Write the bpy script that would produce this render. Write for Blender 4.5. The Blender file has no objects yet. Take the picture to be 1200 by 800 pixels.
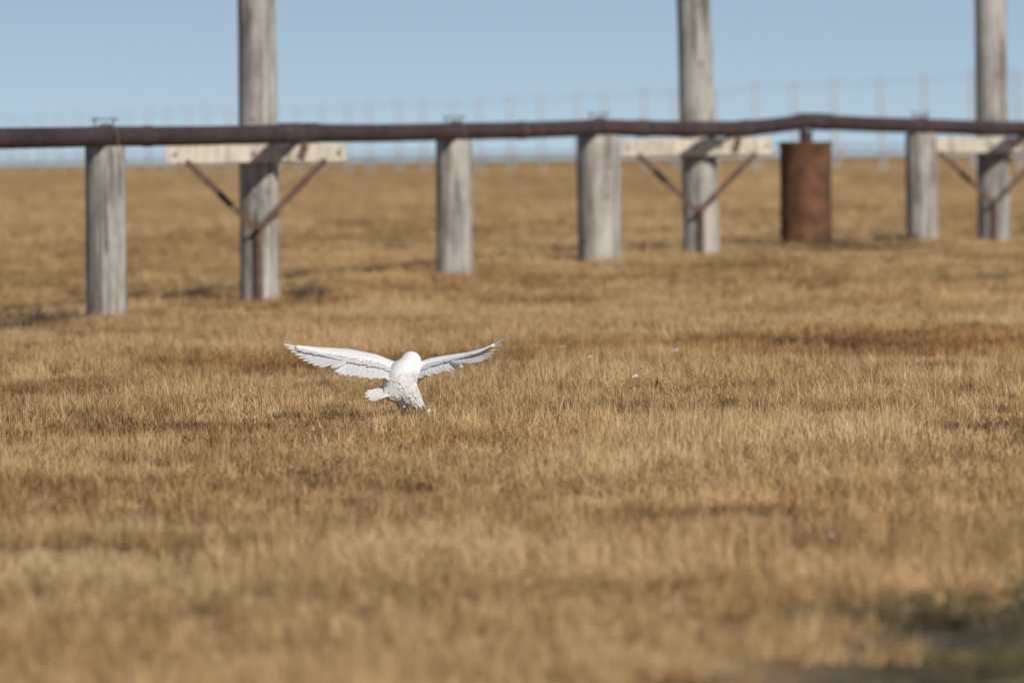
import bpy, math, random
import numpy as np
from mathutils import Vector, Matrix, Euler, noise

random.seed(7); rng = np.random.default_rng(7)
scene = bpy.context.scene
COL = scene.collection

# ------------------------------------------------------------------ helpers
def smooth(a, b, x):
    t = min(1, max(0, (x-a)/(b-a))); return t*t*(3-2*t)
def lerp(a, b, t): return a+(b-a)*t

def mesh_obj(name, verts, faces, mat=None, parent=None, shade=True, loc=None):
    me = bpy.data.meshes.new(name)
    me.from_pydata([tuple(v) for v in verts], [], faces)
    me.update()
    if shade:
        me.polygons.foreach_set("use_smooth", [True]*len(me.polygons))
    ob = bpy.data.objects.new(name, me)
    COL.objects.link(ob)
    if mat: me.materials.append(mat)
    if loc is not None: ob.location = loc
    if parent: ob.parent = parent
    return ob

def empty(name, loc=(0,0,0)):
    e = bpy.data.objects.new(name, None); e.location = loc
    e.empty_display_size = .2
    COL.objects.link(e); return e

# ------------------------------------------------------------------ terrain
def terrain(x, y):
    z = 0.33*smooth(112, 150, y)
    z -= 0.13*math.exp(-((x-6.9)/.9)**2-((y-157)/8)**2)
    z += 0.05*noise.noise(Vector((x*.30, y*.10, 3.1)))
    z += 0.035*noise.noise(Vector((x*1.1+9, y*.8, 7.7)))
    z += 0.022*noise.noise(Vector((x*3.1+9, y*2.3, 17.7)))
    if y > 170:
        z += 0.28*smooth(170, 420, y)*noise.noise(Vector((x*.012, y*.006, 1.3)))
    z -= .03*mud(x, y)
    return z
def mud(x, y):
    e = x-(.50+(y-33)*.125)+.30*noise.noise(Vector((x*2.2, y*.7, 5)))
    e2 = 47-y
    return smooth(-.05, .3, e)*smooth(0, 4, e2)*smooth(4.2, 3.4, x)
GROUND = -0.068

ZONES = [  # x, y, rx, ry, dark, red
 (-1.65, 53.0, 1.15, 2.2, .42, .4), (-1.85, 66, .45, 1.6, .45, .2), (-1.15, 45.2, .32, 1.0, .4, .2),
 (-4.6, 107, .6, 3, .40, .1), (.2, 88, .35, 2.0, .40, .5), (2.7, 91, 2.3, 5.0, .26, .9),
 (-1.8, 85, 1.2, 3, .2, .6), (-3.2, 76, .9, 3, .2, .4), (1.6, 46, .5, 1.2, .3, .2),
 (2.9, 60, .6, 2, .3, .2), (.9,130,1.5,4,.2,.2), (-2.4,118,1.2,3,.15,.2), (4.3,146,1.2,4,.4,.2),
 (-5,135,2,5,.15,.2), (-4.2,165,2.4,8,.3,.2), (2,210,3,12,.3,.2),
]
def tone(x, y):
    t = .42+.36*noise.noise(Vector((x*.50, y*.24, 11)))+.62*noise.noise(Vector((x*1.9, y*1.5, 2)))+.28*noise.noise(Vector((x*.9+7, y*.45, 31)))
    if y > 120: t += .25*noise.noise(Vector((x*.18, y*.055, 21)))+.05
    t -= .05*smooth(60, 36, y)
    r = .30+.5*noise.noise(Vector((x*.35+40, y*.12, 5)))
    for zx, zy, rx, ry, d, rd in ZONES:
        g = math.exp(-((x-zx)/rx)**2-((y-zy)/ry)**2)
        t += d*g; r += rd*g
    return min(1, max(0, t)), min(1, max(0, r))

def axis(vals, dense_lo, dense_hi, step, far, grow):
    a = list(np.arange(dense_lo, dense_hi, step))
    s, v = step, a[-1]
    while v < far: s *= grow; v += s; a.append(v)
    return a
xs_pos = axis(None, 0, 11, .25, 7000, 1.22)
xs = sorted(set([-v for v in xs_pos]+xs_pos))
ys = axis(None, 24, 170, .3, 9000, 1.045)
s, v = .3, 24
while v > -60: s *= 1.4; v -= s; ys.insert(0, v)
V = []; mudv = []
for y in ys:
    for x in xs:
        V.append((x, y, GROUND+terrain(x, y))); mudv.append(mud(x, y) if abs(x) < 8 and 20 < y < 60 else 0)
nx, ny = len(xs), len(ys)
F = [(j*nx+i, j*nx+i+1, (j+1)*nx+i+1, (j+1)*nx+i) for j in range(ny-1) for i in range(nx-1)]

# ------------------------------------------------------------------ materials
def new_mat(name):
    m = bpy.data.materials.new(name); m.use_nodes = True
    nt = m.node_tree
    return m, nt, nt.nodes["Principled BSDF"], nt.nodes["Material Output"]
def N(nt, t, **kw):
    n = nt.nodes.new(t)
    for k, v in kw.items(): setattr(n, k, v)
    return n
def noise_node(nt, vec, scale, detail=4, rough=.55):
    n = N(nt, "ShaderNodeTexNoise"); n.inputs["Scale"].default_value = scale
    n.inputs["Detail"].default_value = detail; n.inputs["Roughness"].default_value = rough
    if vec is not None: nt.links.new(vec, n.inputs["Vector"])
    return n
def ramp(nt, fac, stops):
    r = N(nt, "ShaderNodeValToRGB"); e = r.color_ramp.elements
    while len(e) < len(stops): e.new(.5)
    for el, (p, c) in zip(e, stops):
        el.position = p; el.color = (c[0], c[1], c[2], 1) if not isinstance(c, (int, float)) else (c, c, c, 1)
    nt.links.new(fac, r.inputs["Fac"]); return r
def mix(nt, fac, a, b, mode='MIX'):
    m = N(nt, "ShaderNodeMix", data_type='RGBA', blend_type=mode)
    for key, val in ((0, fac), (6, a), (7, b)):
        if isinstance(val, bpy.types.NodeSocket): nt.links.new(val, m.inputs[key])
        elif key == 0: m.inputs[0].default_value = val
        else: m.inputs[key].default_value = (*val, 1)
    return m.outputs[2]
def mapping(nt, vec, scale, loc=None):
    m = N(nt, "ShaderNodeMapping"); m.inputs["Scale"].default_value = scale
    nt.links.new(vec, m.inputs["Vector"])
    if loc is not None: nt.links.new(loc, m.inputs["Location"])
    return m.outputs[0]

# ground
gm, nt, bs, out = new_mat("tundra_ground")
geo = N(nt, "ShaderNodeNewGeometry")
p1 = mapping(nt, geo.outputs["Position"], (.6, .16, 0))
p2 = mapping(nt, geo.outputs["Position"], (.05, .012, 0))
n1 = noise_node(nt, p1, 1.0, 6, .6); n2 = noise_node(nt, p2, 1.0, 5, .6)
c1 = ramp(nt, n1.outputs[0], [(.3, (.16, .102, .054)), (.5, (.29, .195, .102)), (.72, (.42, .29, .155))])
c2 = ramp(nt, n2.outputs[0], [(.3, (.18, .117, .066)), (.7, (.42, .29, .162))])
cc = mix(nt, .5, c1.outputs[0], c2.outputs[0])
n3 = noise_node(nt, geo.outputs["Position"], 6, 5, .7)
mc = ramp(nt, n3.outputs[0], [(.35, (.034, .030, .026)), (.5, (.082, .072, .056)), (.62, (.14, .125, .06))])
at = N(nt, "ShaderNodeAttribute", attribute_name="mud")
cc = mix(nt, at.outputs["Fac"], cc, mc.outputs[0])
nt.links.new(cc, bs.inputs["Base Color"]); bs.inputs["Roughness"].default_value = .95
bs.inputs["Specular IOR Level"].default_value = .15
bp = N(nt, "ShaderNodeBump"); bp.inputs["Distance"].default_value = .04
nt.links.new(n3.outputs[0], bp.inputs["Height"]); nt.links.new(bp.outputs[0], bs.inputs["Normal"])
ground = mesh_obj("ground", V, F, gm)
a = ground.data.attributes.new("mud", 'FLOAT', 'POINT'); a.data.foreach_set("value", mudv)

# grass
def grass_mat(name, stops, red, instanced=True):
    m, nt, bs, out = new_mat(name)
    geo = N(nt, "ShaderNodeNewGeometry")
    at = N(nt, "ShaderNodeAttribute", attribute_name="tone"); at.attribute_type = 'INSTANCER' if instanced else 'GEOMETRY'
    ar = N(nt, "ShaderNodeAttribute", attribute_name="red"); ar.attribute_type = 'INSTANCER' if instanced else 'GEOMETRY'
    rb = N(nt, "ShaderNodeAttribute", attribute_name="rnd")
    nn = noise_node(nt, geo.outputs["Position"], 5.0, 2, .6)
    ma = N(nt, "ShaderNodeMath", operation='MULTIPLY_ADD'); nt.links.new(nn.outputs[0], ma.inputs[0])
    ma.inputs[1].default_value = 1.6; ma.inputs[2].default_value = -.80
    ad = N(nt, "ShaderNodeMath", operation='ADD'); nt.links.new(ma.outputs[0], ad.inputs[0]); nt.links.new(at.outputs["Fac"], ad.inputs[1])
    rbm = N(nt, "ShaderNodeMath", operation='MULTIPLY_ADD'); nt.links.new(rb.outputs["Fac"], rbm.inputs[0])
    rbm.inputs[1].default_value = .85; rbm.inputs[2].default_value = -.42
    ad2 = N(nt, "ShaderNodeMath", operation='ADD', use_clamp=True); nt.links.new(ad.outputs[0], ad2.inputs[0]); nt.links.new(rbm.outputs[0], ad2.inputs[1])
    r = ramp(nt, ad2.outputs[0], stops)
    rr = mix(nt, ar.outputs["Fac"], (1, 1, 1), red)
    c = mix(nt, 1.0, r.outputs[0], rr, 'MULTIPLY')
    nt.links.new(c, bs.inputs["Base Color"]); bs.inputs["Roughness"].default_value = .7
    bs.inputs["Specular IOR Level"].default_value = .25
    tr = N(nt, "ShaderNodeBsdfTranslucent"); nt.links.new(c, tr.inputs["Color"])
    ms = N(nt, "ShaderNodeMixShader"); ms.inputs[0].default_value = .25
    nt.links.new(bs.outputs[0], ms.inputs[1]); nt.links.new(tr.outputs[0], ms.inputs[2])
    nt.links.new(ms.outputs[0], out.inputs["Surface"])
    return m
GM = grass_mat("dry_sedge", [(0, (.79, .60, .335)), (.35, (.58, .400, .190)), (.68, (.355, .226, .104)), (1, (.15, .092, .048))], (.92, .76, .67))
MOSS = grass_mat("mossy_brown_sedge", [(0, (.38, .31, .14)), (.5, (.20, .17, .08)), (1, (.075, .062, .036))], (.9, .8, .7))
TWIG = grass_mat("dwarf_willow_twigs", [(0, (.16, .13, .09)), (.5, (.10, .08, .06)), (1, (.05, .04, .03))], (1, 1, 1), False)

def blades(name, n, size, hmean, hstd, w, lean, mat, seed, stems=.05, link=False):
    g = np.random.default_rng(seed)
    k = max(3, n//22)
    cx = g.uniform(-.5, .5, (k, 2))*size
    idx = g.integers(0, k, n)
    root = cx[idx]+g.normal(0, .026 if size > .6 else size*.07, (n, 2))
    clump_h = g.uniform(.5, 1.5, k)[idx]; clump_c = g.uniform(0, 1, k)[idx]
    h = np.clip(g.normal(hmean, hstd, n), hmean*.35, hmean*1.9)*clump_h
    isst = g.random(n) < stems
    h = np.where(isst, hmean*g.uniform(1.5, 2.4, n), h)
    ww = np.where(isst, w*.5, w*g.uniform(.7, 1.3, n))
    az = g.uniform(0, 2*np.pi, n)
    ln = np.abs(g.normal(0, lean, n)); ln = np.where(isst, ln*.3, ln)
    dx = np.cos(az)*ln+.08; dy = np.sin(az)*ln
    fa = g.uniform(0, np.pi, n); wx, wy = np.cos(fa), np.sin(fa)
    levels = [(0, 1), (.5, .85), (1, 0)]
    P = []
    for (t, wf) in levels:
        x = root[:, 0]+dx*h*t**1.8; y = root[:, 1]+dy*h*t**1.8; z = h*t*(1-.2*np.minimum(ln, 2)*t)
        if wf > 0:
            P.append(np.stack([x-wx*ww*wf/2, y-wy*ww*wf/2, z], 1)); P.append(np.stack([x+wx*ww*wf/2, y+wy*ww*wf/2, z], 1))
        else: P.append(np.stack([x, y, z], 1))
    co = np.stack(P, 1).reshape(-1, 3)
    b = np.arange(n)*5
    q = np.stack([b+0, b+1, b+3, b+2], 1)
    t3 = np.stack([b+2, b+3, b+4], 1)
    faces = q.tolist()+t3.tolist()
    me = bpy.data.meshes.new(name); me.from_pydata(co.tolist(), [], faces); me.update()
    a = me.attributes.new("rnd", 'FLOAT', 'POINT')
    rv = .55*g.random(n)+.45*clump_c; rv = np.where(isst, rv*.25, rv)
    a.data.foreach_set("value", np.repeat(rv, 5))
    me.materials.append(mat)
    return bpy.data.objects.new(name, me)

def scatter(name, pts, rots, scls, vari, tones, reds, src_objs):
    src = bpy.data.collections.new(name+"_source")
    for o in src_objs: src.objects.link(o)
    me = bpy.data.meshes.new(name); me.from_pydata(pts, [], [])
    def attr(nm, ty, data, key="value"):
        a = me.attributes.new(nm, ty, 'POINT'); a.data.foreach_set(key, np.array(data).ravel())
    attr("rot", 'FLOAT_VECTOR', np.array(rots, dtype=np.float32), "vector")
    attr("scl", 'FLOAT_VECTOR', np.array(scls, dtype=np.float32), "vector")
    attr("variant", 'INT', np.array(vari, dtype=np.int32))
    attr("tone", 'FLOAT', np.array(tones, dtype=np.float32)); attr("red", 'FLOAT', np.array(reds, dtype=np.float32))
    ob = bpy.data.objects.new(name, me); COL.objects.link(ob)
    ng = bpy.data.node_groups.new(name+"_nodes", "GeometryNodeTree")
    ng.interface.new_socket("Geometry", in_out='INPUT', socket_type='NodeSocketGeometry')
    ng.interface.new_socket("Geometry", in_out='OUTPUT', socket_type='NodeSocketGeometry')
    gi = ng.nodes.new("NodeGroupInput"); go = ng.nodes.new("NodeGroupOutput")
    ci = ng.nodes.new("GeometryNodeCollectionInfo"); ci.inputs["Collection"].default_value = src
    ci.inputs["Separate Children"].default_value = True; ci.inputs["Reset Children"].default_value = True
    ip = ng.nodes.new("GeometryNodeInstanceOnPoints"); ip.inputs["Pick Instance"].default_value = True
    def na(nm, ty):
        n = ng.nodes.new("GeometryNodeInputNamedAttribute"); n.data_type = ty; n.inputs["Name"].default_value = nm
        return n.outputs["Attribute"]
    er = ng.nodes.new("FunctionNodeEulerToRotation")
    L = ng.links.new
    L(gi.outputs[0], ip.inputs["Points"]); L(ci.outputs[0], ip.inputs["Instance"])
    L(na("variant", 'INT'), ip.inputs["Instance Index"]); L(na("rot", 'FLOAT_VECTOR'), er.inputs[0])
    L(er.outputs[0], ip.inputs["Rotation"]); L(na("scl", 'FLOAT_VECTOR'), ip.inputs["Scale"])
    L(ip.outputs[0], go.inputs[0])
    md = ob.modifiers.new("scatter", 'NODES'); md.node_group = ng
    return ob

srcs = [blades(f"sedge_tuft_{i}", 700, .8, .050+.008*(i % 3), .018, .0048, 1.0, GM, 100+i) for i in range(6)]
P_, R_, S_, I_, T_, D_ = [], [], [], [], [], []
mP = [[], [], [], [], [], []]
def zone(y0, y1, cell, sxy, sz, margin):
    y = y0
    while y < y1:
        hw = .050*y+margin
        x = -hw
        while x < hw:
            px = x+random.uniform(-.38, .38)*cell; py = y+random.uniform(-.5, .5)*cell
            m = mud(px, py)
            t, r = tone(px, py)
            z = GROUND+terrain(px, py)
            rot = (random.uniform(-.04, .04), random.uniform(-.04, .04), random.uniform(0, 6.28))
            hh = sz*random.uniform(.65, 1.35)*(1.22-.5*t)*(1+.75*noise.noise(Vector((px*1.6, py*1.4, 17))))
            # the owl beats the sward down where it is landing
            hh *= 1-.5*math.exp(-((px+.66)/.45)**2-((py-65)/4.5)**2)
            k = sxy*random.uniform(.9, 1.2)
            if m < .25:
                P_.append((px, py, z)); R_.append(rot); S_.append((k, k, hh)); I_.append(random.randrange(6))
                T_.append(t); D_.append(r)
            if m > .08 and noise.noise(Vector((px*3, py*1.5, 4))) > .0-.3*(1-m):
                for l, v in zip(mP, ((px, py, z), rot, (k*.7, k*.7, hh*random.uniform(.3, .8)), random.randrange(3), random.random(), .3)): l.append(v)
            x += cell
        y += cell
zone(27, 168, .60, 1.0, 1.0, 1.4)
zone(168, 420, 1.6, 2.4, 1.6, 3)
zone(420, 1500, 5.0, 7, 2.6, 10)
scatter("tundra_grass", P_, R_, S_, I_, T_, D_, srcs)
msrc = [blades(f"moss_tuft_{i}", 420, .7, .08, .03, .006, .7, MOSS, 300+i, 0) for i in range(3)]
scatter("mossy_sedge", *mP, msrc)
print("instances", len(P_), len(mP[0]))

# wood
def wood_mat(name, light, mid, dark, crack=.5, gain=1.0):
    m, nt, bs, out = new_mat(name)
    tc = N(nt, "ShaderNodeTexCoord"); oi = N(nt, "ShaderNodeObjectInfo")
    cm = N(nt, "ShaderNodeCombineXYZ")
    mu = N(nt, "ShaderNodeMath", operation='MULTIPLY'); mu.inputs[1].default_value = 37
    nt.links.new(oi.outputs["Random"], mu.inputs[0])
    for i in range(3): nt.links.new(mu.outputs[0], cm.inputs[i])
    g1 = noise_node(nt, mapping(nt, tc.outputs["Object"], (16, 16, .9), cm.outputs[0]), 1, 7, .65)
    g2 = noise_node(nt, mapping(nt, tc.outputs["Object"], (30, 30, 1.0), cm.outputs[0]), 1, 3, .5)
    g3 = noise_node(nt, mapping(nt, tc.outputs["Object"], (3.2, 3.2, 1.5), cm.outputs[0]), 1, 6, .65)
    c = ramp(nt, g1.outputs[0], [(.34, dark), (.48, mid), (.66, light)])
    cr = ramp(nt, g2.outputs[0], [(.34, (.10, .09, .08)), (.42, (1, 1, 1))])
    mo = ramp(nt, g3.outputs[0], [(.34, (.45, .44, .44)), (.56, (1, 1, 1))])
    cc = mix(nt, crack, c.outputs[0], cr.outputs[0], 'MULTIPLY')
    cc = mix(nt, .85*gain, cc, mo.outputs[0], 'MULTIPLY')
    vo = N(nt, "ShaderNodeTexVoronoi"); vo.inputs["Scale"].default_value = 1
    nt.links.new(mapping(nt, tc.outputs["Object"], (4.5, 4.5, 2.6), cm.outputs[0]), vo.inputs["Vector"])
    kn = ramp(nt, vo.outputs["Distance"], [(.07, (.3, .27, .23)), (.13, (1, 1, 1))])
    cc = mix(nt, .75*gain, cc, kn.outputs[0], 'MULTIPLY')
    nt.links.new(cc, bs.inputs["Base Color"]); bs.inputs["Roughness"].default_value = .88
    bs.inputs["Specular IOR Level"].default_value = .2
    b = N(nt, "ShaderNodeBump"); b.inputs["Distance"].default_value = .012; b.inputs["Strength"].default_value = .8*gain
    nt.links.new(g1.outputs[0], b.inputs["Height"]); nt.links.new(b.outputs[0], bs.inputs["Normal"])
    return m
WOOD = wood_mat("weathered_grey_wood", (.56, .525, .475), (.415, .39, .35), (.18, .168, .152), .8)
ARMW = wood_mat("pale_weathered_plank", (.80, .73, .61), (.70, .63, .51), (.46, .40, .31), .25, .6)

def rust_mat(name, cols, rough=.75, scale=5, streak=(7, 7, .8)):
    m, nt, bs, out = new_mat(name)
    tc = N(nt, "ShaderNodeTexCoord")
    g1 = noise_node(nt, tc.outputs["Object"], scale, 8, .65)
    g2 = noise_node(nt, mapping(nt, tc.outputs["Object"], streak), 1, 5, .6)
    c = ramp(nt, g1.outputs[0], [(.33, cols[0]), (.5, cols[1]), (.68, cols[2])])
    s = ramp(nt, g2.outputs[0], [(.35, (.6, .55, .52)), (.6, (1, 1, 1))])
    cc = mix(nt, .7, c.outputs[0], s.outputs[0], 'MULTIPLY')
    nt.links.new(cc, bs.inputs["Base Color"]); bs.inputs["Roughness"].default_value = rough
    bs.inputs["Specular IOR Level"].default_value = .3
    b = N(nt, "ShaderNodeBump"); b.inputs["Distance"].default_value = .003
    nt.links.new(g1.outputs[0], b.inputs["Height"]); nt.links.new(b.outputs[0], bs.inputs["Normal"])
    return m
PIPE = rust_mat("rusted_pipe_steel", [(.052, .036, .036), (.073, .048, .047), (.100, .064, .060)], .72, 2.0, (1.5, .25, 1.5))
RUST = rust_mat("rust_brown_steel", [(.08, .042, .028), (.14, .068, .038), (.24, .115, .058)], .85, 4)
STRAP = rust_mat("rusted_strap", [(.09, .06, .045), (.15, .095, .07), (.23, .15, .11)], .8, 9)

# ------------------------------------------------------------------ shapes
def lathe_log(name, r0, r1, z0, z1, mat, parent, lean=(0, 0), seed=0, nseg=28, step=.12, rough=.04):
    n = max(4, int((z1-z0)/step)); V = []; F = []
    for j in range(n+1):
        t = j/n; z = lerp(z0, z1, t); r = lerp(r0, r1, t)
        for i in range(nseg):
            a = 2*math.pi*i/nseg
            d = 1+rough*noise.noise(Vector((math.cos(a)*1.2, math.sin(a)*1.2, z*.7+seed*9)))\
                 + .018*noise.noise(Vector((math.cos(a)*6, math.sin(a)*6, z*.8+seed*5)))
            V.append((math.cos(a)*r*d+lean[0]*z, math.sin(a)*r*d+lean[1]*z, z))
    for j in range(n):
        for i in range(nseg):
            k = (i+1) % nseg
            F.append((j*nseg+i, j*nseg+k, (j+1)*nseg+k, (j+1)*nseg+i))
    b = n*nseg; m = len(V)
    for i in range(nseg):
        v = V[b+i]; V.append((v[0]*.93+lean[0]*z1*.07, v[1]*.93+lean[1]*z1*.07, z1+.012+.01*noise.noise(Vector((i, seed, 0)))))
    for i in range(nseg):
        k = (i+1) % nseg; F.append((b+i, b+k, m+k, m+i))
    F.append(tuple(range(m, m+nseg)))
    ob = mesh_obj(name, V, F, mat, parent)
    ob.data.polygons[len(F)-1].use_smooth = False
    return ob

def box(name, size, loc, mat, parent, rot=(0, 0, 0), bev=.008, sub=10, warp=.006):
    lx, ly, lz = [s/2 for s in size]
    bev = min(bev, ly*.4, lz*.4)
    prof = [(-ly+bev, -lz), (ly-bev, -lz), (ly, -lz+bev), (ly, lz-bev), (ly-bev, lz), (-ly+bev, lz), (-ly, lz-bev), (-ly, -lz+bev)]
    V = []; F = []
    for j in range(sub+1):
        x = lerp(-lx, lx, j/sub)
        for i, (y, z) in enumerate(prof):
            w = warp*noise.noise(Vector((x*3+i, loc[0]*3, loc[2])))
            V.append((x, y+w, z+w))
    for j in range(sub):
        for i in range(8):
            k = (i+1) % 8; F.append((j*8+i, (j+1)*8+i, (j+1)*8+k, j*8+k))
    F.append(tuple(range(8))); F.append(tuple(reversed(range(sub*8, sub*8+8))))
    ob = mesh_obj(name, V, F, mat, parent, shade=False, loc=loc); ob.rotation_euler = rot
    return ob

def sweep(name, pts, radii, mat, parent, nseg=20, caps=True):
    V = []; F = []; n = len(pts); pts = [Vector(p) for p in pts]
    for j, p in enumerate(pts):
        t = (pts[min(j+1, n-1)]-pts[max(j-1, 0)]).normalized()
        up = Vector((0, 0, 1)) if abs(t.z) < .9 else Vector((1, 0, 0))
        s = t.cross(up).normalized(); u = s.cross(t).normalized()
        for i in range(nseg):
            a = 2*math.pi*i/nseg
            V.append(p+(s*math.cos(a)+u*math.sin(a))*radii[j])
    for j in range(n-1):
        for i in range(nseg):
            k = (i+1) % nseg; F.append((j*nseg+i, j*nseg+k, (j+1)*nseg+k, (j+1)*nseg+i))
    if caps: F.append(tuple(reversed(range(nseg)))); F.append(tuple(range((n-1)*nseg, n*nseg)))
    ob = mesh_obj(name, V, F, mat, parent)
    if caps:
        ob.data.polygons[len(F)-1].use_smooth = False; ob.data.polygons[len(F)-2].use_smooth = False
    return ob

# ------------------------------------------------------------------ pipeline
PN = [(-9.1, 81, 1.71), (-7.4, 91, 1.72), (-5.66, 101, 1.733), (-3.94, 111, 1.746), (-2.224, 121, 1.780), (-.635, 132, 1.805),
      (1.094, 139, 1.850), (2.905, 143, 1.818), (3.89, 149, 1.925), (5.50, 152, 1.852), (7.276, 157, 1.804), (9.6, 164, 1.80), (13, 176, 1.80)]
def pipe_at(seg, t): return Vector(PN[seg]).lerp(Vector(PN[seg+1]), t)
pipe = empty("rusty_pipeline")
pts = []
for i in range(len(PN)-1):
    for k in range(6):
        t = [.0, .03, .2, .5, .8, .97][k]
        p = pipe_at(i, t)
        p.z -= .012*math.sin(math.pi*t)
        if k == 0 and i > 0:
            p = (pipe_at(i-1, .985)+pipe_at(i, .015))/2
        pts.append(p)
pts.append(Vector(PN[-1]))
sweep("pipe", pts, [.1]*len(pts), PIPE, pipe, 28)
def sleeve(seg, t, L, r, nm):
    d = (Vector(PN[seg+1])-Vector(PN[seg])); L_ = L/d.length
    a, b = pipe_at(seg, t-L_/2), pipe_at(seg, t+L_/2)
    for q in (a, b): q.z -= .012*math.sin(math.pi*t)
    sweep(nm, [a, a.lerp(b, .03), a.lerp(b, .97), b], [r-.012, r, r, r-.012], PIPE, pipe, 28)
sleeve(3, .94, 1.0, .113, "coupling_a"); sleeve(4, .06, .7, .111, "coupling_b")
sleeve(7, .06, .6, .112, "coupling_c"); sleeve(7, .93, .5, .113, "elbow_ring_a"); sleeve(8, .12, .5, .113, "elbow_ring_b")
sleeve(5, .45, .25, .109, "weld_band_a"); sleeve(3, .2, .25, .108, "weld_band_b"); sleeve(6, .3, .3, .109, "weld_band_c")

def ubolt(seg, t, nm, w=.14):
    p = pipe_at(seg, t); d = (Vector(PN[seg+1])-Vector(PN[seg])).normalized()
    s = d.cross(Vector((0, 0, 1))).normalized()
    arc = [p-s*.118-Vector((0, 0, .12))]
    for k in range(9):
        a = math.pi*(1-k/8); arc.append(p+s*.118*math.cos(a)+Vector((0, 0, .118*math.sin(a))))
    arc.append(p+s*.118-Vector((0, 0, .12)))
    sweep(nm, arc, [.012]*len(arc), STRAP, pipe, 8)
    x = Vector((1, 0, 0)); z = Vector((0, 0, .165))
    sweep(nm+"_bar", [p-x*w+z, p+x*w+z], [.007]*2, PIPE, pipe, 6)
    for k, sg in enumerate((-.75, .55)):
        sweep(nm+f"_pin_{k}", [p+x*w*sg+Vector((0, 0, .08)), p+x*w*sg+Vector((0, 0, .185))], [.009]*2, PIPE, pipe, 6)
for k, (s_, t_) in enumerate([(3, 0.0), (5, 0), (6, 0), (9, 0)]): ubolt(s_, t_, f"u_bolt_{k}")

# ------------------------------------------------------------------ posts
def post(x, y, r0, r1, top, seed, lean=(0, 0)):
    e = empty("wooden_post", (x, y, 0))
    lathe_log("shaft", r0, r1, -.35, top-.012, WOOD, e, lean, seed)
    return e
post(-3.951, 111, .202, .196, 1.650, 1, (.002, 0))
post(-.653, 132, .215, .208, 1.706, 2, (.004, 0))
post(1.090, 139, .272, .268, 1.750, 3, (-.004, 0))
post(5.50, 152, .222, .208, 1.752, 4, (-.004, 0))
post(-5.66, 101, .205, .2, 1.633, 5); post(-7.4, 91, .21, .2, 1.62, 6); post(9.6, 164, .22, .21, 1.70, 7)

def pole(x, y, r0, r1, H, arm_top, arm_h, brace_z, base_z, lean, seed):
    e = empty("wooden_pole_with_crossarm", (x, y, 0))
    lathe_log("pole", r0, r1, -.35, H, WOOD, e, lean, seed+20, nseg=32, step=.15)
    fy = -r0-.055
    ax = lean[0]*arm_top-.02
    box("crossarm", (1.90, .11, arm_h), (ax, fy, arm_top-arm_h/2), ARMW, e, (0, 0, 0), .01, 14, .01)
    box("crossarm_rear", (1.84, .11, arm_h*.9), (ax, r0+.058, arm_top-arm_h/2), ARMW, e, (0, 0, 0), .01, 14, .01)
    zt = arm_top-arm_h-.005
    for sg in (-1, 1):
        a = Vector((ax+sg*.74, fy-.06, zt+.03)); b = Vector((ax+sg*.012, fy+.012, brace_z))
        d = b-a; L = d.length; c = (a+b)/2
        ang = math.atan2(d.z, d.x)
        box("brace_left" if sg < 0 else "brace_right", (L, .012, .07), c, STRAP, e, (0, -ang, 0), .002, 3, 0).location.y = fy-.070+(.005 if sg > 0 else 0)
        box("brace_flange_left" if sg < 0 else "brace_flange_right", (L*.97, .05, .010), c+Vector((0, 0, -.035)), STRAP, e, (0, -ang, 0), .002, 3, 0).location.y = fy-.040+(.004 if sg > 0 else 0)
    box("strap", (brace_z-base_z+.05, .012, .06), (lean[0]*.4, -r0-.052, (brace_z+base_z)/2), STRAP, e, (0, math.pi/2, 0), .002, 3, 0)
    for bx in (-.85, -.02, .30, .88):
        sweep("bolt", [(ax+bx, fy-.085, arm_top-arm_h*.45), (ax+bx, fy-.05, arm_top-arm_h*.45)], [.016, .016], STRAP, e, 8)
    box("saddle_plate", (.08, .014, arm_h*.8), (ax+.50, fy-.066, arm_top-arm_h*.42), STRAP, e, (0, .35, 0), .002, 3, 0)
    box("saddle", (.22, .16, .026), (ax+.47, fy+.02, arm_top+.012), STRAP, e, (0, 0, 0), .004, 3, 0)
    return e
pole(-2.672, 121, .214, .188, 7.2, 1.659, .19, .77, .02, (0, 0), 1)
pole(2.406, 143, .228, .195, 7.2, 1.700, .215, .79, .30, (-.022, 0), 2)
pole(6.68, 157, .236, .200, 7.2, 1.692, .215, .80, .20, (-.008, 0), 3)

# rusty steel drum support under the elbow
e = empty("rusty_steel_drum", (3.871, 149, 0))
V = []; F = []; prof = [(.325, -.3), (.335, .2), (.338, .62), (.334, 1.15), (.334, 1.22),
     (.333, 1.60), (.348, 1.625), (.348, 1.65), (.335, 1.655), (.325, 1.635), (.05, 1.632)]
ns = 40
for j, (r, z) in enumerate(prof):
    for i in range(ns):
        a = 2*math.pi*i/ns; d = 1+.02*noise.noise(Vector((math.cos(a)*1.5, math.sin(a)*1.5, z*1.5)))
        V.append((math.cos(a)*r*d, math.sin(a)*r*d, z))
for j in range(len(prof)-1):
    for i in range(ns):
        k = (i+1) % ns; F.append((j*ns+i, j*ns+k, (j+1)*ns+k, (j+1)*ns+i))
F.append(tuple(range((len(prof)-1)*ns, len(prof)*ns)))
mesh_obj("drum_shell", V, F, RUST, e)
sweep("riser", [(.01, 0, 1.60), (.01, 0, 1.80)], [.085, .085], PIPE, e, 16)
sweep("riser_flange", [(.01, 0, 1.625), (.01, 0, 1.655)], [.15, .15], PIPE, e, 20)

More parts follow.
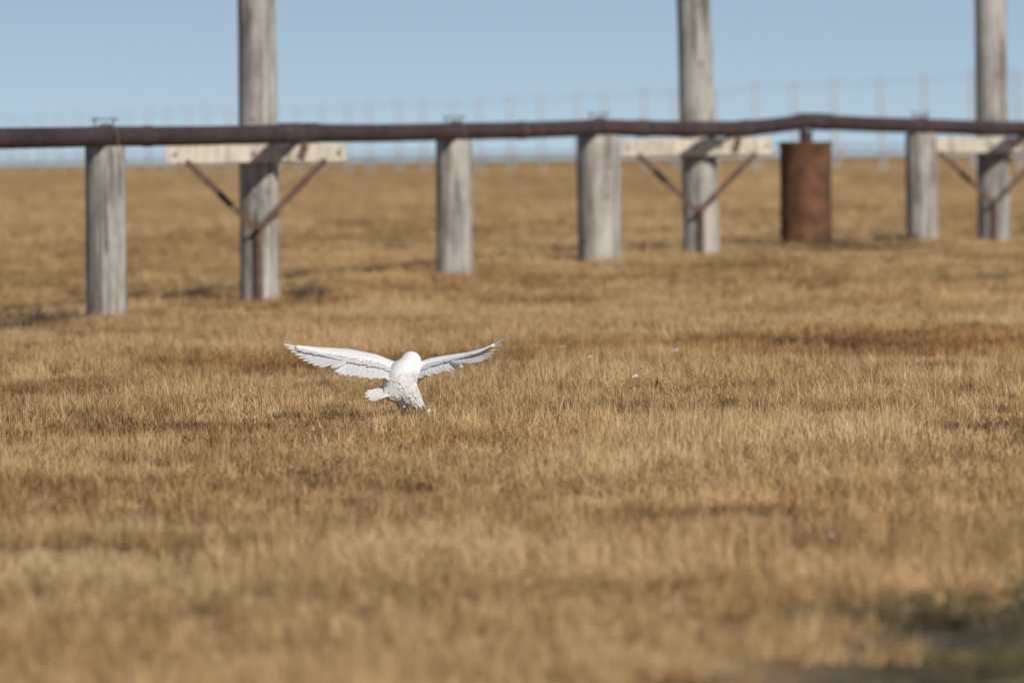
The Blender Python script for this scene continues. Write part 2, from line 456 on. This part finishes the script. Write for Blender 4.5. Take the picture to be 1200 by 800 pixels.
# ------------------------------------------------------------------ distant line of poles
hz, nt, bs, out = new_mat("distant_wood_painted_haze")
nn = noise_node(nt, None, 3); rc = ramp(nt, nn.outputs[0], [(.3, (.36, .38, .41)), (.7, (.44, .46, .49))])  # weathered wood with distance haze painted into the base colour, close to the sky
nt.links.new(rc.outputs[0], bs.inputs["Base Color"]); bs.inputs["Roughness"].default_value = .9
V = []; F = []
def add_tube(a, b, r, n=6):
    a, b = Vector(a), Vector(b); t = (b-a).normalized()
    up = Vector((0, 0, 1)) if abs(t.z) < .9 else Vector((1, 0, 0)); s = t.cross(up).normalized(); u = s.cross(t)
    o = len(V)
    for p, rr in ((a, r), (b, r*.85)):
        for i in range(n):
            q = 2*math.pi*i/n; V.append(p+(s*math.cos(q)+u*math.sin(q))*rr)
    for i in range(n): F.append((o+i, o+(i+1) % n, o+n+(i+1) % n, o+n+i))
    F.append(tuple(range(o+n, o+2*n)))
prev = None
for k in range(-6, 48):
    sx, sy = 30-.153*15*k+random.uniform(-.2, .2), 667+.988*15*k+random.uniform(-1.2, 1.2)
    zg = GROUND+terrain(sx, sy); h = 6.1+random.uniform(-.3, .2)
    add_tube((sx, sy, zg-.3), (sx+random.uniform(-.08, .08), sy, zg+h), .15, 8)
    add_tube((sx-.7, sy-.2, zg+1.55), (sx+.7, sy-.2, zg+1.55), .09)
    top = (sx, sy, zg+h-.25)
    if prev:
        mid = ((prev[0]+top[0])/2, (prev[1]+top[1])/2, (prev[2]+top[2])/2-.18)
        add_tube(prev, mid, .018, 5); add_tube(mid, top, .018, 5)
        add_tube((prev[0]+.4, prev[1], prev[2]-4.1), (top[0]+.4, top[1], top[2]-4.1), .08, 6)
    prev = top
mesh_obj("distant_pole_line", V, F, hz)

# ------------------------------------------------------------------ small shrubs
for k, (x, y, w, h) in enumerate([(-2.18, 120.5, .34, .17), (-4.35, 108.5, .5, .13), (-4.75, 107, .6, .10), (4.15, 147.5, .6, .10), (5.1, 150.5, .6, .12), (3.3, 147, .5, .08)]):
    o = blades("dwarf_willow_shrub", 420, w, h, .05, .006, .9, TWIG, 500+k, 0)
    o.location = (x, y, GROUND+terrain(x, y)+.05); COL.objects.link(o)

# ------------------------------------------------------------------ OWL
fm, nt, bs, out = new_mat("white_feathers")
tc = N(nt, "ShaderNodeTexCoord")
nn = noise_node(nt, tc.outputs["Object"], 30, 4, .6)
c = ramp(nt, nn.outputs[0], [(.3, (.80, .79, .80)), (.65, (.86, .85, .85))])
vo = N(nt, "ShaderNodeTexVoronoi"); vo.inputs["Scale"].default_value = 1
nt.links.new(mapping(nt, tc.outputs["Object"], (34, 20, 34)), vo.inputs["Vector"])
sp = ramp(nt, vo.outputs["Distance"], [(.14, 1.0), (.22, 0.0)])
sx_ = N(nt, "ShaderNodeSeparateColor"); nt.links.new(vo.outputs["Color"], sx_.inputs[0])
gt = N(nt, "ShaderNodeMath", operation='GREATER_THAN'); gt.inputs[1].default_value = .80; nt.links.new(sx_.outputs[0], gt.inputs[0])
ml = N(nt, "ShaderNodeMath", operation='MULTIPLY'); nt.links.new(sp.outputs[0], ml.inputs[0]); nt.links.new(gt.outputs[0], ml.inputs[1])
cc = mix(nt, ml.outputs[0], c.outputs[0], (.16, .14, .13))
nt.links.new(cc, bs.inputs["Base Color"]); bs.inputs["Roughness"].default_value = .75
bs.inputs["Specular IOR Level"].default_value = .2
tr = N(nt, "ShaderNodeBsdfTranslucent"); nt.links.new(cc, tr.inputs["Color"])
ms = N(nt, "ShaderNodeMixShader"); ms.inputs[0].default_value = .35
nt.links.new(bs.outputs[0], ms.inputs[1]); nt.links.new(tr.outputs[0], ms.inputs[2]); nt.links.new(ms.outputs[0], out.inputs["Surface"])
bodym, nt, bs, out = new_mat("white_down")
tc = N(nt, "ShaderNodeTexCoord")
nn = noise_node(nt, mapping(nt, tc.outputs["Object"], (70, 70, 28)), 1, 5, .6); c = ramp(nt, nn.outputs[0], [(.3, (.74, .73, .72)), (.65, (.82, .81, .80))])
nt.links.new(c.outputs[0], bs.inputs["Base Color"]); bs.inputs["Roughness"].default_value = .9
b = N(nt, "ShaderNodeBump"); b.inputs["Distance"].default_value = .008; b.inputs["Strength"].default_value = .7
nt.links.new(nn.outputs[0], b.inputs["Height"]); nt.links.new(b.outputs[0], bs.inputs["Normal"])
downf, nt, bs, out = new_mat("white_body_feathers")
nn = noise_node(nt, None, 40); c = ramp(nt, nn.outputs[0], [(.3, (.83, .82, .80)), (.65, (.88, .87, .85))])
nt.links.new(c.outputs[0], bs.inputs["Base Color"]); bs.inputs["Roughness"].default_value = .9
tr = N(nt, "ShaderNodeBsdfTranslucent"); nt.links.new(c.outputs[0], tr.inputs["Color"])
ms = N(nt, "ShaderNodeMixShader"); ms.inputs[0].default_value = .4
nt.links.new(bs.outputs[0], ms.inputs[1]); nt.links.new(tr.outputs[0], ms.inputs[2]); nt.links.new(ms.outputs[0], out.inputs["Surface"])
def plain(name, col, rough=.5):
    m, nt, bs, out = new_mat(name); n = noise_node(nt, None, 60); r = ramp(nt, n.outputs[0], [(.3, tuple(v*.8 for v in col)), (.7, col)])
    nt.links.new(r.outputs[0], bs.inputs["Base Color"]); bs.inputs["Roughness"].default_value = rough; return m
EYE = plain("owl_eye_yellow", (.8, .5, .03), .2); BLACK = plain("owl_black_keratin", (.03, .03, .03), .35)

owl = empty("snowy_owl", (-.690, 68.4, -.002))

class Strip:
    def __init__(s): s.V = []; s.F = []
    def feather(s, root, tip, nrm, w, bend=0.0, side=0.0):
        root, tip, nrm = Vector(root), Vector(tip), Vector(nrm).normalized()
        d = tip-root; L = d.length; t = d.normalized(); sd = t.cross(nrm).normalized(); nn = sd.cross(t).normalized()
        prof = [(0, .35), (.15, .7), (.4, .95), (.65, 1.0), (.82, .88), (.93, .58), (1.0, .10)]
        o = len(s.V)
        for (k, wf) in prof:
            c = root+d*k+nn*(bend*L*math.sin(math.pi*k*.5)*k)+sd*(side*L*k*k)
            hw = w*wf/2
            s.V += [c-sd*hw-nn*hw*.16, c+nn*hw*.05, c+sd*hw-nn*hw*.16]
        for j in range(len(prof)-1):
            a = o+j*3
            s.F += [(a, a+3, a+4, a+1), (a+1, a+4, a+5, a+2)]

def interp(st, t):
    for a, b in zip(st, st[1:]):
        if t <= b[0]:
            k = (t-a[0])/(b[0]-a[0]); k = max(0, k)
            return [lerp(a[i], b[i], k) for i in range(1, 6)]
    return list(st[-1][1:])
LEFT = [(0, .05, .25, .17, .07, -.03), (.15, -.03, .272, .174, .10, -.09), (.30, -.125, .315, .188, .13, -.15), (.5, -.285, .352, .208, .15, -.18),
        (.68, -.41, .360, .245, .13, -.17), (.85, -.538, .368, .280, .07, -.13), (1, -.63, .376, .316, .01, -.08)]
RIGHT = [(0, .06, .240, .165, .08, -.0), (.15, .13, .262, .178, .10, -.04), (.32, .20, .284, .203, .13, -.10), (.5, .31, .300, .234, .15, -.14),
         (.68, .42, .312, .266, .13, -.14), (.85, .52, .336, .296, .08, -.10), (1, .60, .372, .338, .02, -.07)]
def wing(name, st, sgn, tips):
    V = []; F = []; NS, NC = 26, 16
    for j in range(NS+1):
        t = j/NS*.97; x, zl, zt, yl, yt = interp(st, t)
        Ld = Vector((x, yl, zl)); Tr = Vector((x, yt, zt)); ch = Tr-Ld
        n = ch.cross(Vector((1, 0, 0))).normalized()
        if n.z < 0: n = -n
        th = lerp(.032, .010, t**.7)*(1-.75*max(0, t-.85)/.15)
        for i in range(NC):
            a = 2*math.pi*i/NC; u = (1-math.cos(a))/2
            c = (.62-.2*t)*(1-.6*max(0, t-.8)/.2)
            hgt = math.sin(a)*th*(1-u*.75)+.022*math.sin(math.pi*u*.8)
            V.append(Ld+ch*(u*c)+n*hgt)
    for j in range(NS):
        for i in range(NC):
            k = (i+1) % NC; F.append((j*NC+i, j*NC+k, (j+1)*NC+k, (j+1)*NC+i))
    F.append(tuple(range(NC))); F.append(tuple(range(NS*NC, NS*NC+NC)))
    mesh_obj(name+"_arm", V, F, bodym, owl)
    S = Strip()
    def pt(t, u, lift=0):
        x, zl, zt, yl, yt = interp(st, t); Ld = Vector((x, yl, zl)); Tr = Vector((x, yt, zt)); ch = Tr-Ld
        n = ch.cross(Vector((1, 0, 0))).normalized()
        if n.z < 0: n = -n
        return Ld+ch*u+n*(lift+.022*math.sin(math.pi*min(1, u)*.8)), n
    for i in range(15):
        t = .04+.54*i/14
        r, n = pt(t, .35, -.004); q, _ = pt(t+.035, 1.0+random.uniform(-.04, .05), -.004-.0008*i)
        S.feather(r, q, n, .052, -.04)
    for i, tp in enumerate(tips):
        s = i/(len(tips)-1)
        r, n = pt(lerp(.50, .86, s), lerp(.4, .12, s), -.002)
        S.feather(r, tp, n+Vector((0, -.4, .3)), lerp(.046, .027, s), .05, sgn*.02)
    for row, (u0, u1, w, cnt, lf) in enumerate([(.32, .74, .036, 30, .006), (.18, .55, .032, 34, .014)]):
        for i in range(cnt):
            t = .02+.9*i/(cnt-1)
            f = 1-.3*t
            r, n = pt(t, u0*f, lf*(1-.55*t)); q, _ = pt(min(1, t+.03), (u1+random.uniform(-.04, .04))*f, lf*(1-.55*t)*.4+.0005+random.uniform(0, .001))
            S.feather(r, q, n, w, 0.0)
    for i in range(30):
        t = .02+.88*i/29
        r, n = pt(t, .15, -.03*(1-.6*t)); q, _ = pt(min(1, t+.03), .6, -.012)
        S.feather(r, q, -n, .034, 0)
    mesh_obj(name+"_feathers", S.V, S.F, fm, owl)
ltips = []; rtips = []
for i in range(10):
    s = i/9
    ltips.append((-(.40+.285*s**.62), lerp(-.21, .02, s**1.3), .242+.148*s**1.5))
    rtips.append((.40+.245*s**.62, lerp(-.19, .02, s**1.3), .262+.148*s**2.3))
wing("left_wing", LEFT, -1, ltips); wing("right_wing", RIGHT, 1, rtips)

# body: swept volumes fused into one continuous surface
J = [((-.060, -.065, .104), .030), ((-.018, -.040, .112), .070), ((.010, -.015, .150), .098), ((.038, .010, .200), .094), ((.062, .030, .240), .072),
     ((.078, .045, .270), .067), ((.080, .050, .278), .065),
     ((.02, -.01, .085), .058), ((.028, .0, .050), .042), ((.034, .005, .018), .027),
     ((.062, -.02, .095), .068), ((.098, -.025, .058), .048), ((.126, -.03, .026), .032),
     ((-.02, .06, .235), .045), ((.15, .07, .235), .040)]
E = [(0, 1), (1, 2), (2, 3), (3, 4), (4, 5), (5, 6), (1, 7), (7, 8), (8, 9), (2, 10), (10, 11), (11, 12), (3, 13), (3, 14)]
V = []; F = []
def add_ball(c, r, nj=10, ni=16):
    o = len(V); V.append(c+Vector((0, 0, r)))
    for j in range(1, nj):
        th = math.pi*j/nj
        for i in range(ni):
            a = 2*math.pi*i/ni; V.append(c+Vector((math.sin(th)*math.cos(a), math.sin(th)*math.sin(a), math.cos(th)))*r)
    V.append(c-Vector((0, 0, r))); last = len(V)-1
    for i in range(ni):
        k = (i+1) % ni
        F.append((o, o+1+i, o+1+k)); F.append((last, o+1+(nj-2)*ni+k, o+1+(nj-2)*ni+i))
        for j in range(nj-2): F.append((o+1+j*ni+i, o+1+(j+1)*ni+i, o+1+(j+1)*ni+k, o+1+j*ni+k))
for a_, b_ in E:
    for s in range(9):
        t = s/8; add_ball(Vector(J[a_][0]).lerp(Vector(J[b_][0]), t), lerp(J[a_][1], J[b_][1], t))
bo = mesh_obj("body_tmp", V, F)
rm = bo.modifiers.new("remesh", 'REMESH'); rm.mode = 'VOXEL'; rm.voxel_size = .006; rm.use_smooth_shade = True
sm = bo.modifiers.new("smooth", 'SMOOTH'); sm.iterations = 8; sm.factor = .6
dg = bpy.context.evaluated_depsgraph_get()
bm_ = bpy.data.meshes.new_from_object(bo.evaluated_get(dg)); bm_.name = "body"
bpy.data.objects.remove(bo)
bm_.materials.clear(); bm_.materials.append(bodym)
bo = bpy.data.objects.new("body", bm_); COL.objects.link(bo); bo.parent = owl
bm_.polygons.foreach_set("use_smooth", [True]*len(bm_.polygons))
polys = list(bm_.polygons)
wts = np.array([p.area for p in polys]); wts /= wts.sum()
S = Strip()
for k in rng.choice(len(polys), 1300, p=wts):
    p = polys[k]; n = p.normal; c = p.center
    if c.z > .235: continue
    d = Vector((-.25, -.25, -1))+Vector(rng.normal(0, .15, 3))
    d = (d-n*d.dot(n))
    if d.length < .3: continue
    d.normalize()
    L = (.034 if c.z > .09 else .026)
    S.feather(c-n*.001, c+d*L*random.uniform(.8, 1.3)+n*random.uniform(0.0005, .0025), n, .022, 0)
mesh_obj("body_feathers", S.V, S.F, downf, owl)
S = Strip()
for i in range(12):
    s = i/11
    S.feather((-.04, -.05+.03*s, .095+.02*s), (-.155-.035*math.sin(math.pi*s)+random.uniform(-.018, .018), -.20+.17*s, .048+.070*s), (-.3, -.75, .6), .030, .02)
for i in range(16):
    s = i/15
    S.feather((-.01, -.06+.04*s, .11+.02*s), (-.105-.02*random.random(), -.14+.12*s, .066+.062*s), (-.3, -.85, .5), .030, .02)
mesh_obj("tail", S.V, S.F, downf, owl)
S = Strip()
for fx, fy in ((.034, .005), (.130, -.03)):
    for i in range(40):
        a = random.uniform(0, 6.28); r = random.uniform(.014, .026); z = random.uniform(.02, .05)
        S.feather((fx+math.cos(a)*r*.8, fy+math.sin(a)*r*.8, z+.012), (fx+math.cos(a)*(r+.010), fy+math.sin(a)*(r+.010), z-.016), (math.cos(a), math.sin(a), .2), .014)
mesh_obj("leg_feathering", S.V, S.F, downf, owl)
for fi, (fx, fy) in enumerate(((.034, .005), (.130, -.03))):
    for k, a in enumerate((60, 95, 130, 275)):
        a = math.radians(a); d = Vector((math.cos(a), math.sin(a), 0)); o = Vector((fx, fy, .012))
        sweep(f"toe_{fi}_{k}", [o, o+d*.03+Vector((0, 0, .004)), o+d*.045+Vector((0, 0, -.006))], [.011, .009, .007], bodym, owl, 10)
        sweep(f"talon_{fi}_{k}", [o+d*.043+Vector((0, 0, -.005)), o+d*.053+Vector((0, 0, -.010)), o+d*.058+Vector((0, 0, -.020))], [.0035, .0025, .001], BLACK, owl, 8)
def ball(name, c, r, mat, sc=(1, 1, 1)):
    V = []; F = []
    for j in range(9):
        th = math.pi*j/8
        for i in range(14):
            a = 2*math.pi*i/14; V.append((c[0]+r*sc[0]*math.sin(th)*math.cos(a), c[1]+r*sc[1]*math.sin(th)*math.sin(a), c[2]+r*sc[2]*math.cos(th)))
    for j in range(8):
        for i in range(14):
            k = (i+1) % 14; F.append((j*14+i, j*14+k, (j+1)*14+k, (j+1)*14+i))
    mesh_obj(name, V, F, mat, owl)
for sg, nm in ((-1, "left"), (1, "right")):
    ball(nm+"_eye", (.080+sg*.025, .100, .286), .012, EYE); ball(nm+"_pupil", (.080+sg*.0255, .1075, .286), .007, BLACK)
sweep("beak", [(.080, .106, .272), (.080, .122, .264), (.080, .120, .250)], [.010, .007, .001], BLACK, owl, 10)

# ------------------------------------------------------------------ scattered shed feathers
S = Strip()
spots = [(.80, 75.0, .045), (1.20, 85, .045), (-1.68, 73.5, .036), (-.50, 66.5, .04), (-3.1, 84, .036), (.40, 90.5, .036), (.55, 83, .026), (-.55, 44.5, .018), (1.21, 43.8, .022)]
for (x, y, L) in spots:
    for k in range(3):
        a = random.uniform(0, 6.28); c = Vector((x+random.gauss(0, .010), y, GROUND+terrain(x, y)+.078+random.uniform(0, .008)))
        S.feather(c, c+Vector((math.cos(a)*L*.6, math.sin(a)*L*.5, random.uniform(.0, .5)*L)), (0, -1, .4), L*.35, .2)
mesh_obj("shed_white_feathers", S.V, S.F, bodym)

# ------------------------------------------------------------------ light, sky, camera
EL, AZ = math.radians(32), math.radians(180-32)
sd = Vector((math.sin(AZ)*math.cos(EL), math.cos(AZ)*math.cos(EL), math.sin(EL)))
sun = bpy.data.lights.new("sun", 'SUN'); sun.energy = 3.8; sun.angle = math.radians(.5); sun.color = (1, .945, .86)
so = bpy.data.objects.new("sun", sun); COL.objects.link(so); so.rotation_euler = sd.to_track_quat('Z', 'Y').to_euler()
w = bpy.data.worlds.new("World"); scene.world = w; w.use_nodes = True
nt = w.node_tree; bg = nt.nodes["Background"]
sky = nt.nodes.new("ShaderNodeTexSky"); sky.sky_type = 'NISHITA'; sky.sun_disc = False
sky.sun_elevation = EL; sky.sun_rotation = AZ; sky.air_density = 1.0; sky.dust_density = .3; sky.ozone_density = 2.0
tc = nt.nodes.new("ShaderNodeTexCoord"); va = nt.nodes.new("ShaderNodeVectorMath"); va.operation = 'ADD'; va.inputs[1].default_value = (0, 0, .15)
vs = nt.nodes.new("ShaderNodeVectorMath"); vs.operation = 'MULTIPLY'; vs.inputs[1].default_value = (1, 1, 4)
vn = nt.nodes.new("ShaderNodeVectorMath"); vn.operation = 'NORMALIZE'
mx = nt.nodes.new("ShaderNodeMix"); mx.data_type = 'RGBA'; mx.blend_type = 'MULTIPLY'; mx.inputs[0].default_value = 1; mx.inputs[7].default_value = (1.10, .95, .84, 1)
nt.links.new(tc.outputs["Generated"], vs.inputs[0]); nt.links.new(vs.outputs[0], va.inputs[0]); nt.links.new(va.outputs[0], vn.inputs[0]); nt.links.new(vn.outputs[0], sky.inputs[0])
nt.links.new(sky.outputs[0], mx.inputs[6]); nt.links.new(mx.outputs[2], bg.inputs[0]); bg.inputs[1].default_value = .115

cam = bpy.data.cameras.new("camera"); co = bpy.data.objects.new("camera", cam); COL.objects.link(co)
cam.lens = 400; cam.sensor_width = 36; cam.clip_start = .5; cam.clip_end = 20000
pitch = math.atan(216/13333)
R = Matrix.Rotation(math.pi/2-pitch, 4, 'X') @ Matrix.Rotation(-.0117, 4, 'Z')
co.matrix_world = Matrix.Translation((0, 0, 1.5)) @ R
cam.dof.use_dof = True; cam.dof.focus_distance = 68.4; cam.dof.aperture_fstop = 4.5; cam.dof.aperture_blades = 9
scene.camera = co
scene.view_settings.view_transform = 'Standard'; scene.view_settings.look = 'None'; scene.view_settings.exposure = 0
